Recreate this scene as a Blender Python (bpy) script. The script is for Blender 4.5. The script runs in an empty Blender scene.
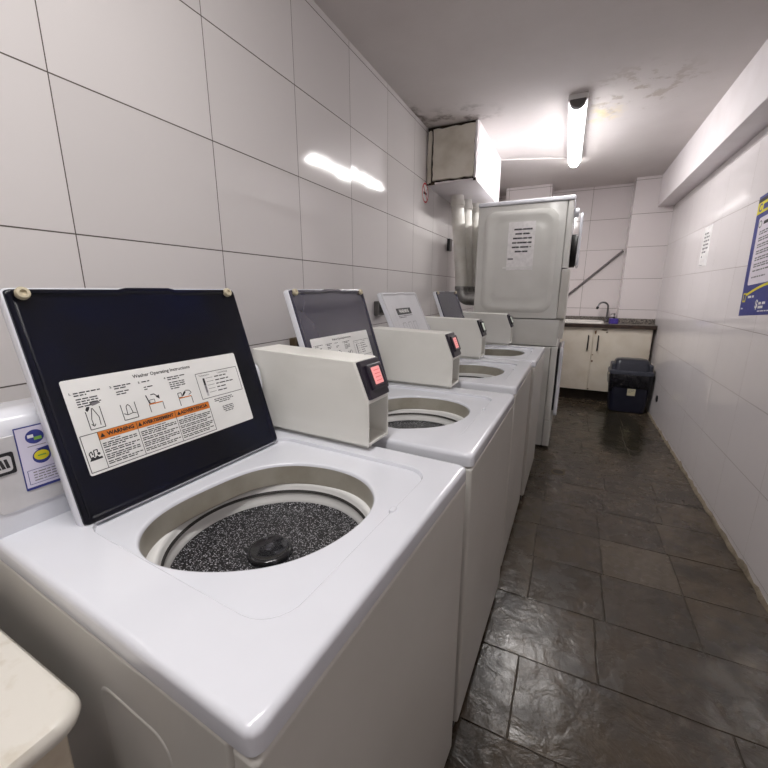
import bpy, bmesh, math, random
from mathutils import Vector, Matrix
R = math.radians
rnd = random.Random(7)
scn = bpy.context.scene
col = scn.collection

# ------------------------------------------------------------------ colours and materials
def s2l(c):
    return tuple(((x / 255) / 12.92 if x / 255 <= .04045 else ((x / 255 + .055) / 1.055) ** 2.4) for x in c) + (1,)

MATS = {}
def mat(name, rgb, rough=.4, metal=0.0, noise=None, bump=None, coat=0.0, spec=.5, emit=None, rough_noise=None):
    """principled material with procedural colour mottling and bump; noise=(scale, rgb2, lo, hi)"""
    if name in MATS: return MATS[name]
    m = bpy.data.materials.new(name); m.use_nodes = True
    nt = m.node_tree; N = nt.nodes; L = nt.links
    b = N['Principled BSDF']
    b.inputs['Base Color'].default_value = s2l(rgb)
    b.inputs['Roughness'].default_value = rough
    b.inputs['Metallic'].default_value = metal
    b.inputs['Coat Weight'].default_value = coat
    b.inputs['Coat Roughness'].default_value = .08
    b.inputs['Specular IOR Level'].default_value = spec
    tc = N.new('ShaderNodeTexCoord')
    if noise is None: noise = (9, tuple(max(0, int(c * .96)) for c in rgb), .35, .75)
    nz = N.new('ShaderNodeTexNoise'); nz.inputs['Scale'].default_value = noise[0]; nz.inputs['Detail'].default_value = 5
    L.new(tc.outputs['Object'], nz.inputs['Vector'])
    cr = N.new('ShaderNodeValToRGB')
    cr.color_ramp.elements[0].position = noise[2]; cr.color_ramp.elements[0].color = s2l(rgb)
    cr.color_ramp.elements[1].position = noise[3]; cr.color_ramp.elements[1].color = s2l(noise[1])
    L.new(nz.outputs['Fac'], cr.inputs['Fac']); L.new(cr.outputs['Color'], b.inputs['Base Color'])
    if bump:
        n2 = N.new('ShaderNodeTexNoise'); n2.inputs['Scale'].default_value = bump[0]; n2.inputs['Detail'].default_value = 4
        L.new(tc.outputs['Object'], n2.inputs['Vector'])
        bp = N.new('ShaderNodeBump'); bp.inputs['Strength'].default_value = bump[1]; bp.inputs['Distance'].default_value = bump[2] if len(bump) > 2 else .002
        L.new(n2.outputs['Fac'], bp.inputs['Height']); L.new(bp.outputs['Normal'], b.inputs['Normal'])
    if emit:
        b.inputs['Emission Color'].default_value = s2l(emit[0]); b.inputs['Emission Strength'].default_value = emit[1]
    MATS[name] = m
    return m

def node_math(nt, op, a, b=None, c=None):
    n = nt.nodes.new('ShaderNodeMath'); n.operation = op
    for i, v in enumerate((a, b, c)):
        if v is None: continue
        if isinstance(v, (int, float)): n.inputs[i].default_value = v
        else: nt.links.new(v, n.inputs[i])
    return n.outputs[0]

def mix_rgb(nt, fac, a, b):
    n = nt.nodes.new('ShaderNodeMix'); n.data_type = 'RGBA'
    for sock, v in ((n.inputs[0], fac), (n.inputs[6], a), (n.inputs[7], b)):
        if isinstance(v, (int, float)): sock.default_value = v
        elif isinstance(v, tuple): sock.default_value = v
        else: nt.links.new(v, sock)
    return n.outputs[2]

def tile_mat(name, rgb, x0, y0, z0, tw=.4563, th=.345, grout=(88, 80, 74), half=.0016, vert_half=.0013, rough=.09, tint=.97):
    m = bpy.data.materials.new(name); m.use_nodes = True
    nt = m.node_tree; N = nt.nodes; L = nt.links; b = N['Principled BSDF']
    tc = N.new('ShaderNodeTexCoord'); ge = N.new('ShaderNodeNewGeometry')
    sp = N.new('ShaderNodeSeparateXYZ'); L.new(tc.outputs['Object'], sp.inputs[0])
    sn = N.new('ShaderNodeSeparateXYZ'); L.new(ge.outputs['True Normal'], sn.inputs[0])
    facing_x = node_math(nt, 'GREATER_THAN', node_math(nt, 'ABSOLUTE', sn.outputs['X']), .5)
    uy = node_math(nt, 'DIVIDE', node_math(nt, 'SUBTRACT', sp.outputs['Y'], y0), tw)
    ux = node_math(nt, 'DIVIDE', node_math(nt, 'SUBTRACT', sp.outputs['X'], x0), tw)
    u = node_math(nt, 'ADD', node_math(nt, 'MULTIPLY', uy, facing_x), node_math(nt, 'MULTIPLY', ux, node_math(nt, 'SUBTRACT', 1.0, facing_x)))
    v = node_math(nt, 'DIVIDE', node_math(nt, 'SUBTRACT', sp.outputs['Z'], z0), th)
    fu = node_math(nt, 'FRACT', u); fv = node_math(nt, 'FRACT', v)
    du = node_math(nt, 'MULTIPLY', node_math(nt, 'MINIMUM', fu, node_math(nt, 'SUBTRACT', 1.0, fu)), tw)
    dv = node_math(nt, 'MULTIPLY', node_math(nt, 'MINIMUM', fv, node_math(nt, 'SUBTRACT', 1.0, fv)), th)
    g = node_math(nt, 'MAXIMUM', node_math(nt, 'LESS_THAN', du, vert_half), node_math(nt, 'LESS_THAN', dv, half))
    cb = N.new('ShaderNodeCombineXYZ')
    L.new(node_math(nt, 'FLOOR', u), cb.inputs[0]); L.new(node_math(nt, 'FLOOR', v), cb.inputs[1])
    wn = N.new('ShaderNodeTexWhiteNoise'); wn.noise_dimensions = '3D'; L.new(cb.outputs[0], wn.inputs['Vector'])
    ws = N.new('ShaderNodeSeparateColor'); L.new(wn.outputs['Color'], ws.inputs[0])
    tint = mix_rgb(nt, ws.outputs[0], s2l(rgb), s2l(tuple(int(c * tint) for c in rgb)))
    L.new(mix_rgb(nt, g, tint, s2l(grout)), b.inputs['Base Color'])
    L.new(node_math(nt, 'ADD', rough, node_math(nt, 'MULTIPLY', g, .6)), b.inputs['Roughness'])
    # each tile lies at a very slightly different angle and is gently wavy
    h1 = node_math(nt, 'MULTIPLY', fu, node_math(nt, 'MULTIPLY', node_math(nt, 'SUBTRACT', ws.outputs[1], .5), .0042))
    h2 = node_math(nt, 'MULTIPLY', fv, node_math(nt, 'MULTIPLY', node_math(nt, 'SUBTRACT', ws.outputs[2], .5), .0042))
    nz = N.new('ShaderNodeTexNoise'); nz.inputs['Scale'].default_value = 7; nz.inputs['Detail'].default_value = 1
    L.new(tc.outputs['Object'], nz.inputs['Vector'])
    h = node_math(nt, 'ADD', node_math(nt, 'ADD', h1, h2), node_math(nt, 'MULTIPLY', nz.outputs['Fac'], .0008))
    h = node_math(nt, 'SUBTRACT', h, node_math(nt, 'MULTIPLY', g, .0008))
    bp = N.new('ShaderNodeBump'); bp.inputs['Strength'].default_value = 1; bp.inputs['Distance'].default_value = 1
    L.new(h, bp.inputs['Height']); L.new(bp.outputs['Normal'], b.inputs['Normal'])
    MATS[name] = m
    return m

enamel = mat('white_enamel', (224, 226, 233), .2, coat=.35, noise=(3, (217, 219, 226), .4, .7))
enamel_side = mat('white_enamel_panel', (208, 206, 200), .3, coat=.2, noise=(2.5, (197, 195, 188), .35, .75), bump=(60, .05, .0006))
enamel_grey = mat('grey_panel_paint', (205, 204, 206), .35, noise=(20, (198, 197, 199), .4, .6))
coin_paint = mat('ivory_powder_coat', (226, 225, 219), .38, noise=(6, (217, 216, 209), .4, .7), bump=(260, .08, .0005))
dryer_paint = mat('dryer_side_paint', (221, 221, 217), .28, coat=.2, noise=(4, (211, 211, 206), .35, .7))
navy = mat('navy_liner', (7, 9, 20), .25, spec=.3, noise=(3.5, (11, 18, 48), .48, .75), bump=(300, .05, .0004))
slate_liner = mat('charcoal_liner', (50, 48, 68), .2, coat=.4, noise=(5, (38, 37, 54), .4, .75))
pale_liner = mat('pale_liner', (208, 208, 212), .35)
black_plastic = mat('black_plastic', (18, 18, 22), .35, noise=(12, (26, 26, 30), .4, .7))
dark_bezel = mat('dark_bezel', (34, 29, 40), .3, noise=(12, (44, 38, 50), .4, .7))
beige_rubber = mat('beige_rubber', (196, 186, 160), .6)
collar_mat = mat('tub_collar_beige', (176, 172, 160), .35, noise=(14, (158, 152, 138), .4, .7))
ring_white = mat('tub_ring_white', (232, 232, 230), .25)
seam_dark = mat('dark_gasket', (52, 50, 48), .6)
paper = mat('label_white', (236, 236, 234), .45)
paper_dull = mat('paper_white', (242, 240, 240), .6, noise=(30, (224, 222, 222), .4, .7))
print_black = mat('print_black', (30, 30, 34), .5)
print_grey = mat('print_grey', (120, 118, 122), .55)
print_orange = mat('print_orange', (214, 122, 40), .5)
print_blue = mat('print_blue', (42, 52, 130), .45, noise=(40, (52, 60, 136), .4, .6))
print_green = mat('print_green', (120, 170, 70), .5)
print_yellow = mat('print_yellow', (222, 210, 40), .5)
print_red = mat('print_red', (190, 40, 48), .5)
screen_pink = mat('screen_pink', (255, 178, 176), .3, emit=((255, 150, 150), .06))
screen_red = mat('screen_red', (235, 120, 125), .3, emit=((240, 110, 115), .05))
screen_pale = mat('screen_pale', (200, 208, 196), .3, emit=((215, 225, 210), .04))
galv = mat('galvanised_steel', (170, 170, 168), .35, metal=.9, noise=(25, (140, 140, 138), .3, .7))
duct_white = mat('duct_off_white', (230, 228, 222), .4, noise=(10, (212, 208, 198), .4, .75), bump=(90, .25, .001))
paint_white = mat('white_wall_paint', (233, 228, 230), .55, noise=(5, (226, 220, 221), .4, .7), bump=(30, .15, .002))
cement = mat('raw_cement_board', (222, 217, 205), .85, noise=(7, (196, 188, 172), .4, .75), bump=(40, .4, .003))
gap_dark = mat('dark_gap', (38, 30, 24), .9, noise=(15, (66, 54, 42), .4, .7))
granite = mat('granite', (150, 142, 134), .3, noise=(90, (62, 58, 54), .4, .6))
edge_brown = mat('dark_counter_edge', (46, 34, 28), .5, noise=(18, (66, 48, 38), .4, .7))
laminate = mat('cabinet_laminate', (224, 216, 202), .4, noise=(6, (212, 202, 184), .4, .75))
rust = mat('rust_stain', (120, 78, 40), .8, noise=(60, (78, 52, 32), .4, .6))
steel = mat('brushed_steel', (150, 150, 152), .25, metal=1, noise=(30, (120, 120, 122), .3, .7))
sink_white = mat('sink_white', (236, 232, 226), .25)
purple = mat('purple_plastic', (66, 52, 140), .3, noise=(30, (84, 66, 160), .4, .6))
bin_navy = mat('bin_navy_plastic', (20, 22, 40), .42, noise=(14, (27, 29, 46), .4, .7), bump=(120, .1, .001))
bin_lid = mat('bin_grey_plastic', (60, 63, 74), .4, noise=(14, (50, 53, 64), .4, .7))
bag_black = mat('black_bag_film', (12, 12, 18), .18, noise=(20, (20, 20, 28), .4, .6), bump=(28, .7, .012))
cream_paint = mat('chipped_cream_paint', (226, 222, 213), .35, coat=.2, noise=(26, (208, 200, 184), .55, .74), bump=(45, .25, .002))
leg_paint = mat('cream_leg_paint', (222, 212, 194), .5, noise=(20, (200, 186, 164), .45, .75))
slat_dark = mat('dark_wood', (66, 52, 40), .7, noise=(14, (44, 34, 26), .4, .7))
lamp_glow = mat('lamp_diffuser', (255, 255, 255), .4, emit=((255, 252, 250), 14.2))
lamp_side = mat('lamp_diffuser_side', (255, 255, 255), .4, emit=((255, 252, 251), 2.4))
lamp_glow2 = mat('lamp_diffuser_front', (255, 255, 255), .4, emit=((255, 252, 250), 10.6))
lamp_end = mat('lamp_end_grey', (92, 88, 86), .5)
lamp_body = mat('lamp_housing', (232, 230, 228), .4)
conduit_mat = mat('white_conduit', (222, 216, 214), .5)
bar_grey = mat('grey_steel_tube', (122, 116, 116), .45, metal=.3, noise=(30, (96, 90, 90), .4, .7))
mortar = mat('crumbled_mortar', (140, 130, 114), .9, noise=(22, (112, 100, 84), .35, .7), bump=(60, .8, .006))
agit_black = mat('black_agitator', (20, 20, 24), .18, coat=.6, noise=(40, (70, 70, 76), .52, .7), bump=(45, .5, .003))

def speckle_mat():
    m = mat('speckled_enamel', (14, 14, 18), .3)
    nt = m.node_tree; N = nt.nodes; L = nt.links; b = N['Principled BSDF']
    tc = N.new('ShaderNodeTexCoord')
    vo = N.new('ShaderNodeTexVoronoi'); vo.inputs['Scale'].default_value = 400
    L.new(tc.outputs['Object'], vo.inputs['Vector'])
    sc = N.new('ShaderNodeSeparateColor'); L.new(vo.outputs['Color'], sc.inputs[0])
    f = node_math(nt, 'MULTIPLY', node_math(nt, 'GREATER_THAN', sc.outputs[0], .5), node_math(nt, 'LESS_THAN', vo.outputs['Distance'], .5))
    f = node_math(nt, 'MULTIPLY', f, node_math(nt, 'MULTIPLY', sc.outputs[1], .8))
    L.new(mix_rgb(nt, f, s2l((15, 15, 19)), s2l((215, 215, 220))), b.inputs['Base Color'])
    return m
speckle = speckle_mat()

tile_l = tile_mat('wall_tile_left', (215, 211, 210), .1, .13676, 2.1255)
tile_r = tile_mat('wall_tile_right', (231, 226, 227), .1, 2.222, 1.788, th=.3485, grout=(150, 138, 134), half=.0013, vert_half=.0007, tint=.985)
tile_b = tile_mat('wall_tile_back', (226, 219, 219), .1, .05, 2.1255, grout=(120, 108, 100), half=.002, vert_half=.0018)

tile_c = tile_mat('column_tile', (226, 219, 219), .47, 5.31, 2.1255, grout=(120, 108, 100), half=.002, vert_half=.0018)

def ceiling_mat():
    m = bpy.data.materials.new('painted_ceiling'); m.use_nodes = True
    nt = m.node_tree; N = nt.nodes; L = nt.links; b = N['Principled BSDF']
    b.inputs['Roughness'].default_value = .7
    tc = N.new('ShaderNodeTexCoord')
    def noise(scale, detail=5, rough=.6):
        n = N.new('ShaderNodeTexNoise'); n.inputs['Scale'].default_value = scale; n.inputs['Detail'].default_value = detail
        n.inputs['Roughness'].default_value = rough; L.new(tc.outputs['Object'], n.inputs['Vector']); return n.outputs['Fac']
    def ball(cx, cy, rx, ry):
        mp = N.new('ShaderNodeMapping'); mp.vector_type = 'POINT'
        mp.inputs['Location'].default_value = (-cx / rx, -cy / ry, -2.5); mp.inputs['Scale'].default_value = (1 / rx, 1 / ry, 1)
        L.new(tc.outputs['Object'], mp.inputs['Vector'])
        ln = N.new('ShaderNodeVectorMath'); ln.operation = 'LENGTH'; L.new(mp.outputs[0], ln.inputs[0])
        mr = N.new('ShaderNodeMapRange'); mr.inputs['From Min'].default_value = 1; mr.inputs['From Max'].default_value = .35
        L.new(ln.outputs['Value'], mr.inputs['Value']); return mr.outputs[0]
    def ramp(v, lo, hi):
        mr = N.new('ShaderNodeMapRange'); mr.inputs['From Min'].default_value = lo; mr.inputs['From Max'].default_value = hi
        L.new(v, mr.inputs['Value']); return mr.outputs[0]
    base = mix_rgb(nt, ramp(noise(1.6), .35, .7), s2l((212, 206, 203)), s2l((203, 196, 193)))
    mould = node_math(nt, 'MULTIPLY', ball(-.88, 3.06, .36, .24), ramp(noise(9, 7), .5, .66))
    c1 = mix_rgb(nt, node_math(nt, 'MULTIPLY', mould, .8), base, s2l((82, 70, 58)))
    edge = node_math(nt, 'MULTIPLY', ball(-1.12, 2.95, .07, .34), ramp(noise(14, 6), .42, .6))
    c1 = mix_rgb(nt, node_math(nt, 'MULTIPLY', edge, .8), c1, s2l((84, 72, 62)))
    peel = ball(.22, 3.18, .42, .44)
    pm = node_math(nt, 'MULTIPLY', peel, ramp(noise(11, 7), .54, .6))
    c2 = mix_rgb(nt, node_math(nt, 'MULTIPLY', pm, .5), c1, s2l((150, 134, 116)))
    yel = node_math(nt, 'MULTIPLY', ball(.06, 3.42, .16, .2), ramp(noise(13, 4), .45, .62))
    c3 = mix_rgb(nt, node_math(nt, 'MULTIPLY', yel, .6), c2, s2l((226, 208, 150)))
    L.new(c3, b.inputs['Base Color'])
    h = node_math(nt, 'ADD', node_math(nt, 'MULTIPLY', noise(18), .0015), node_math(nt, 'MULTIPLY', node_math(nt, 'MULTIPLY', peel, ramp(noise(11, 7), .5, .58)), .006))
    bp = N.new('ShaderNodeBump'); bp.inputs['Distance'].default_value = 1; bp.inputs['Strength'].default_value = .6
    L.new(h, bp.inputs['Height']); L.new(bp.outputs['Normal'], b.inputs['Normal'])
    return m

def floor_mat():
    m = bpy.data.materials.new('slate_floor'); m.use_nodes = True
    nt = m.node_tree; N = nt.nodes; L = nt.links; b = N['Principled BSDF']
    tc = N.new('ShaderNodeTexCoord')
    def noise(scale, detail=6, rough=.6, dist=0):
        n = N.new('ShaderNodeTexNoise'); n.inputs['Scale'].default_value = scale; n.inputs['Detail'].default_value = detail
        n.inputs['Roughness'].default_value = rough; n.inputs['Distortion'].default_value = dist
        L.new(tc.outputs['Object'], n.inputs['Vector']); return n.outputs['Fac']
    def ramp(v, lo, hi, a=0, bb=1):
        mr = N.new('ShaderNodeMapRange'); mr.inputs['From Min'].default_value = lo; mr.inputs['From Max'].default_value = hi
        mr.inputs['To Min'].default_value = a; mr.inputs['To Max'].default_value = bb
        L.new(v, mr.inputs['Value']); return mr.outputs[0]
    at = N.new('ShaderNodeAttribute'); at.attribute_name = 'slab'
    sc = N.new('ShaderNodeSeparateColor'); L.new(at.outputs['Color'], sc.inputs[0])
    c = mix_rgb(nt, sc.outputs[0], s2l((62, 54, 44)), s2l((86, 75, 61)))
    c = mix_rgb(nt, ramp(noise(4.5), .4, .65), c, s2l((54, 48, 41)))
    c = mix_rgb(nt, ramp(noise(22), .55, .75, 0, .5), c, s2l((108, 95, 78)))
    c = mix_rgb(nt, sc.outputs[1], c, s2l((100, 90, 76)))
    # wet dark stain in front of the sink, and grime along the far end
    mp = N.new('ShaderNodeMapping'); mp.inputs['Location'].default_value = (-.52 / .24, -4.2 / .85, 0); mp.inputs['Scale'].default_value = (1 / .24, 1 / .85, 0)
    L.new(tc.outputs['Object'], mp.inputs['Vector'])
    ln = N.new('ShaderNodeVectorMath'); ln.operation = 'LENGTH'; L.new(mp.outputs[0], ln.inputs[0])
    d = node_math(nt, 'ADD', ln.outputs['Value'], node_math(nt, 'MULTIPLY', node_math(nt, 'SUBTRACT', noise(7, 5), .5), 1.0))
    wet = ramp(d, 1.02, .8)
    c = mix_rgb(nt, node_math(nt, 'MULTIPLY', wet, .8), c, s2l((34, 32, 22)))
    L.new(c, b.inputs['Base Color'])
    r = ramp(noise(9), .3, .7, .17, .36)
    r = node_math(nt, 'SUBTRACT', r, node_math(nt, 'MULTIPLY', wet, .12))
    L.new(r, b.inputs['Roughness'])
    h = node_math(nt, 'ADD', node_math(nt, 'MULTIPLY', noise(10, 6, .55, .6), .010), node_math(nt, 'MULTIPLY', noise(45, 4), .0012))
    bp = N.new('ShaderNodeBump'); bp.inputs['Distance'].default_value = 1; bp.inputs['Strength'].default_value = .45
    L.new(h, bp.inputs['Height']); L.new(bp.outputs['Normal'], b.inputs['Normal'])
    return m

# ------------------------------------------------------------------ mesh helpers
class MB:
    """collects polygons in plain coordinates, then links them as one mesh object"""
    def __init__(s): s.v = []; s.f = []; s.m = []; s.mats = []; s.attr = {}
    def mi(s, m):
        if m not in s.mats: s.mats.append(m)
        return s.mats.index(m)
    def poly(s, pts, m):
        i = len(s.v); s.v += [tuple(p) for p in pts]; s.f.append(list(range(i, i + len(pts)))); s.m.append(s.mi(m)); return len(s.f) - 1
    def loft(s, loops, m, cap0=True, cap1=True, ms=None):
        n = len(loops[0]); i0 = len(s.v); k = s.mi(m)
        for lp in loops: s.v += [tuple(p) for p in lp]
        for a in range(len(loops) - 1):
            kk = s.mi(ms[a]) if ms and ms[a] else k
            for j in range(n):
                j2 = (j + 1) % n
                s.f.append([i0 + a * n + j, i0 + a * n + j2, i0 + (a + 1) * n + j2, i0 + (a + 1) * n + j]); s.m.append(kk)
        if cap0: s.f.append([i0 + j for j in range(n)][::-1]); s.m.append(s.mi(ms[0]) if ms and ms[0] else k)
        if cap1: s.f.append([i0 + (len(loops) - 1) * n + j for j in range(n)]); s.m.append(s.mi(ms[-1]) if ms and ms[-1] else k)
    def box(s, x0, x1, y0, y1, z0, z1, m):
        s.loft([[(x0, y0, z), (x1, y0, z), (x1, y1, z), (x0, y1, z)] for z in (z0, z1)], m)
    def rbox(s, x0, x1, y0, y1, z0, z1, m, rc=.02, rb=.008, seg=5, axis='z', fr=None):
        """box with rounded corners round the axis and rounded ends"""
        mp = {'z': lambda a, b, c: (a, b, c), 'x': lambda a, b, c: (c, a, b), 'y': lambda a, b, c: (a, c, b)}[axis]
        (a0, a1, b0, b1, c0, c1) = {'z': (x0, x1, y0, y1, z0, z1), 'x': (y0, y1, z0, z1, x0, x1), 'y': (x0, x1, z0, z1, y0, y1)}[axis]
        loops = []
        st = [(rb * (1 - math.cos(t)), rb * (1 - math.sin(t))) for t in (0, R(30), R(60), R(90))] if rb else []
        prof = ([(rb - rb * math.sin(R(t)), rb - rb * math.cos(R(t))) for t in (0, 30, 60, 90)] if rb else [(0, 0)])
        for ins, h in prof: loops.append([mp(x, y, c0 + h) for x, y in rrect(a0 + ins, a1 - ins, b0 + ins, b1 - ins, max(rc - ins, .0005), seg)])
        for ins, h in prof[::-1]: loops.append([mp(x, y, c1 - h) for x, y in rrect(a0 + ins, a1 - ins, b0 + ins, b1 - ins, max(rc - ins, .0005), seg)])
        if fr: loops = [[fr(p) for p in lp] for lp in loops]
        s.loft(loops, m)
    def lathe(s, prof, c, m, axis=(0, 0, 1), n=32, cap0=False, cap1=False, ms=None):
        ax = Vector(axis).normalized(); u = ax.orthogonal().normalized(); w = ax.cross(u); c = Vector(c)
        s.loft([[tuple(c + ax * h + (u * math.cos(2 * math.pi * j / n) + w * math.sin(2 * math.pi * j / n)) * max(r, 1e-4)) for j in range(n)] for r, h in prof], m, cap0, cap1, ms)
    def tube(s, pts, r, m, n=12, caps=True):
        pts = [Vector(p) for p in pts]; loops = []; u = None
        for i, p in enumerate(pts):
            t = (pts[min(i + 1, len(pts) - 1)] - pts[max(i - 1, 0)]).normalized()
            u = t.orthogonal().normalized() if u is None else (u - t * u.dot(t)).normalized()
            w = t.cross(u); rr = r[i] if isinstance(r, (list, tuple)) else r
            loops.append([tuple(p + (u * math.cos(2 * math.pi * j / n) + w * math.sin(2 * math.pi * j / n)) * rr) for j in range(n)])
        s.loft(loops, m, caps, caps)
    def build(s, name, parent=None, angle=38, bevel=0, clean=True, weighted=True):
        me = bpy.data.meshes.new(name); me.from_pydata(s.v, [], s.f)
        for m in s.mats: me.materials.append(m)
        for p, k in zip(me.polygons, s.m): p.material_index = k
        bm = bmesh.new(); bm.from_mesh(me)
        if clean:
            bmesh.ops.remove_doubles(bm, verts=bm.verts, dist=1e-6)
            bmesh.ops.recalc_face_normals(bm, faces=bm.faces)
        for f in bm.faces: f.smooth = True
        for e in bm.edges:
            e.smooth = len(e.link_faces) == 2 and e.calc_face_angle(0) < R(angle)
        bm.to_mesh(me); bm.free(); me.update()
        o = bpy.data.objects.new(name, me); col.objects.link(o)
        if parent: o.parent = parent
        if bevel:
            b = o.modifiers.new('edge', 'BEVEL'); b.width = bevel; b.segments = 2; b.limit_method = 'ANGLE'; b.angle_limit = R(40)
        if weighted:
            wn = o.modifiers.new('normals', 'WEIGHTED_NORMAL'); wn.keep_sharp = True; wn.weight = 90; wn.mode = 'FACE_AREA'
        return o

def rrect(x0, x1, y0, y1, r, seg=6):
    r = min(r, (x1 - x0) / 2 - 1e-5, (y1 - y0) / 2 - 1e-5); pts = []
    for cx, cy, a in ((x1 - r, y1 - r, 0), (x0 + r, y1 - r, 90), (x0 + r, y0 + r, 180), (x1 - r, y0 + r, 270)):
        for k in range(seg + 1):
            t = R(a + 90 * k / seg); pts.append((cx + r * math.cos(t), cy + r * math.sin(t)))
    return pts

def sd_rrect(p, x0, x1, y0, y1, r):
    qx = abs(p[0] - (x0 + x1) / 2) - (x1 - x0) / 2 + r; qy = abs(p[1] - (y0 + y1) / 2) - (y1 - y0) / 2 + r
    return math.hypot(max(qx, 0), max(qy, 0)) + min(max(qx, qy), 0) - r

def cast_rrect(c, angs, x0, x1, y0, y1, r):
    out = []
    for a in angs:
        dx, dy = math.cos(a), math.sin(a); lo, hi = 0, 3
        for _ in range(40):
            md = (lo + hi) / 2
            if sd_rrect((c[0] + dx * md, c[1] + dy * md), x0, x1, y0, y1, r) < 0: lo = md
            else: hi = md
        out.append((c[0] + dx * lo, c[1] + dy * lo))
    return out

def thing(name, label, cat, loc=(0, 0, 0), rz=0, group=None):
    o = bpy.data.objects.new(name, None); col.objects.link(o)
    o.location = loc; o.rotation_euler = (0, 0, rz); o.empty_display_size = .1
    return tag(o, label, cat, group)
def tag(o, label, cat, group=None):
    o['label'] = label; o['category'] = cat
    if group: o['group'] = group
    return o
def struct(o, label=None, cat=None):
    o['kind'] = 'structure'
    if label: o['label'] = label
    if cat: o['category'] = cat
    return o

FONT = None
def text_polys(body, size, align='CENTER', bold=0.0, sx=1.0):
    """outline text as flat polygons: list of 2D faces"""
    cu = bpy.data.curves.new('lettering', 'FONT'); cu.body = body; cu.size = size; cu.align_x = align; cu.align_y = 'CENTER'
    cu.resolution_u = 2; cu.offset = bold
    o = bpy.data.objects.new('lettering', cu)
    me = bpy.data.meshes.new_from_object(o)
    fs = [[(me.vertices[i].co.x * sx, me.vertices[i].co.y) for i in p.vertices] for p in me.polygons]
    bpy.data.objects.remove(o); bpy.data.curves.remove(cu); bpy.data.meshes.remove(me)
    return fs

class Sheet:
    """flat printed sheet with a little thickness; artwork in 2D (u right, v up) set in a 3D frame"""
    def __init__(s, o, u, v, n):
        s.o, s.u, s.v, s.n = Vector(o), Vector(u).normalized(), Vector(v).normalized(), Vector(n).normalized(); s.mb = MB()
    def P(s, a, b, h=0): return tuple(s.o + s.u * a + s.v * b + s.n * h)
    def base(s, a0, a1, b0, b1, m, th=.0006, r=.002, lift=.0002):
        s.mb.loft([[s.P(a, b, lift) for a, b in rrect(a0, a1, b0, b1, r, 4)], [s.P(a, b, lift + th) for a, b in rrect(a0, a1, b0, b1, r, 4)]], m)
        s.h = lift + th
    def poly(s, pts, m, l=1):
        area = sum(pts[i][0] * pts[(i + 1) % len(pts)][1] - pts[(i + 1) % len(pts)][0] * pts[i][1] for i in range(len(pts)))
        if area < 0: pts = pts[::-1]
        s.mb.poly([s.P(a, b, s.h + .00025 * l) for a, b in pts], m)
    def rect(s, a0, a1, b0, b1, m, l=1): s.poly([(a0, b0), (a1, b0), (a1, b1), (a0, b1)], m, l)
    def line(s, p, q, w, m, l=1):
        d = Vector((q[0] - p[0], q[1] - p[1])); 
        if d.length < 1e-7: return
        d.normalize(); nx, ny = -d.y * w / 2, d.x * w / 2
        s.poly([(p[0] + nx, p[1] + ny), (p[0] - nx, p[1] - ny), (q[0] - nx, q[1] - ny), (q[0] + nx, q[1] + ny)], m, l)
    def path(s, pts, w, m, l=1):
        for i in range(len(pts) - 1): s.line(pts[i], pts[i + 1], w, m, l)
    def frame(s, a0, a1, b0, b1, w, m, l=1): s.path([(a0, b0), (a1, b0), (a1, b1), (a0, b1), (a0, b0)], w, m, l)
    def disc(s, a, b, ra, m, rb=None, l=1, n=28):
        rb = rb or ra; s.poly([(a + ra * math.cos(2 * math.pi * k / n), b + rb * math.sin(2 * math.pi * k / n)) for k in range(n)], m, l)
    def text(s, body, a, b, size, m, align='CENTER', bold=0.0, l=1, sx=1.0):
        for f in text_polys(body, size, align, bold, sx): s.poly([(a + x, b + y) for x, y in f], m, l)
    def lines(s, a0, a1, b, pitch, n, w, m, seed=1, l=1, centre=False, full=False):
        """rows of print too small to read"""
        rr = random.Random(seed)
        for k in range(n):
            end = a1 if k < n - 1 or full else a0 + (a1 - a0) * rr.uniform(.45, .9)
            x = a0 + ((a1 - end) / 2 if centre else 0); e = end + (x - a0)
            while x < e - w:
                ln = min(rr.uniform(2.2, 7) * w, e - x); s.rect(x, x + ln, b - k * pitch - w / 2, b - k * pitch + w / 2, m, l); x += ln + w * .9
    def build(s, name, parent=None): return s.mb.build(name, parent, clean=False, weighted=False)

# ------------------------------------------------------------------ the room
XL, XR, YB, YF, ZC = -1.1244, .8749, 5.6, -1.75, 2.5
T = .1
b = MB(); b.box(XL - T, XL, YF, YB, -.02, ZC, tile_l); struct(b.build('wall_left'), 'left wall of large white glazed tiles behind the washing machines', 'wall')
b = MB(); b.box(XR, XR + T, YF, YB, -.02, ZC, tile_r); struct(b.build('wall_right'), 'right wall of large white glazed tiles carrying the poster', 'wall')
b = MB(); b.box(XL - T, XR + T, YB, YB + T, -.02, ZC, tile_b); struct(b.build('wall_back'), 'white tiled wall at the far end behind the sink', 'wall')
b = MB(); b.box(XL - T, XR + T, YF - T, YF, -.02, ZC, paint_white); struct(b.build('wall_front'), 'plain white wall behind the viewer', 'wall')
b = MB(); b.box(XL - T, XR + T, YF - T, YB + T, ZC, ZC + T, ceiling_mat()); struct(b.build('ceiling'), 'off-white painted ceiling with damp stains', 'ceiling')

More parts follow.
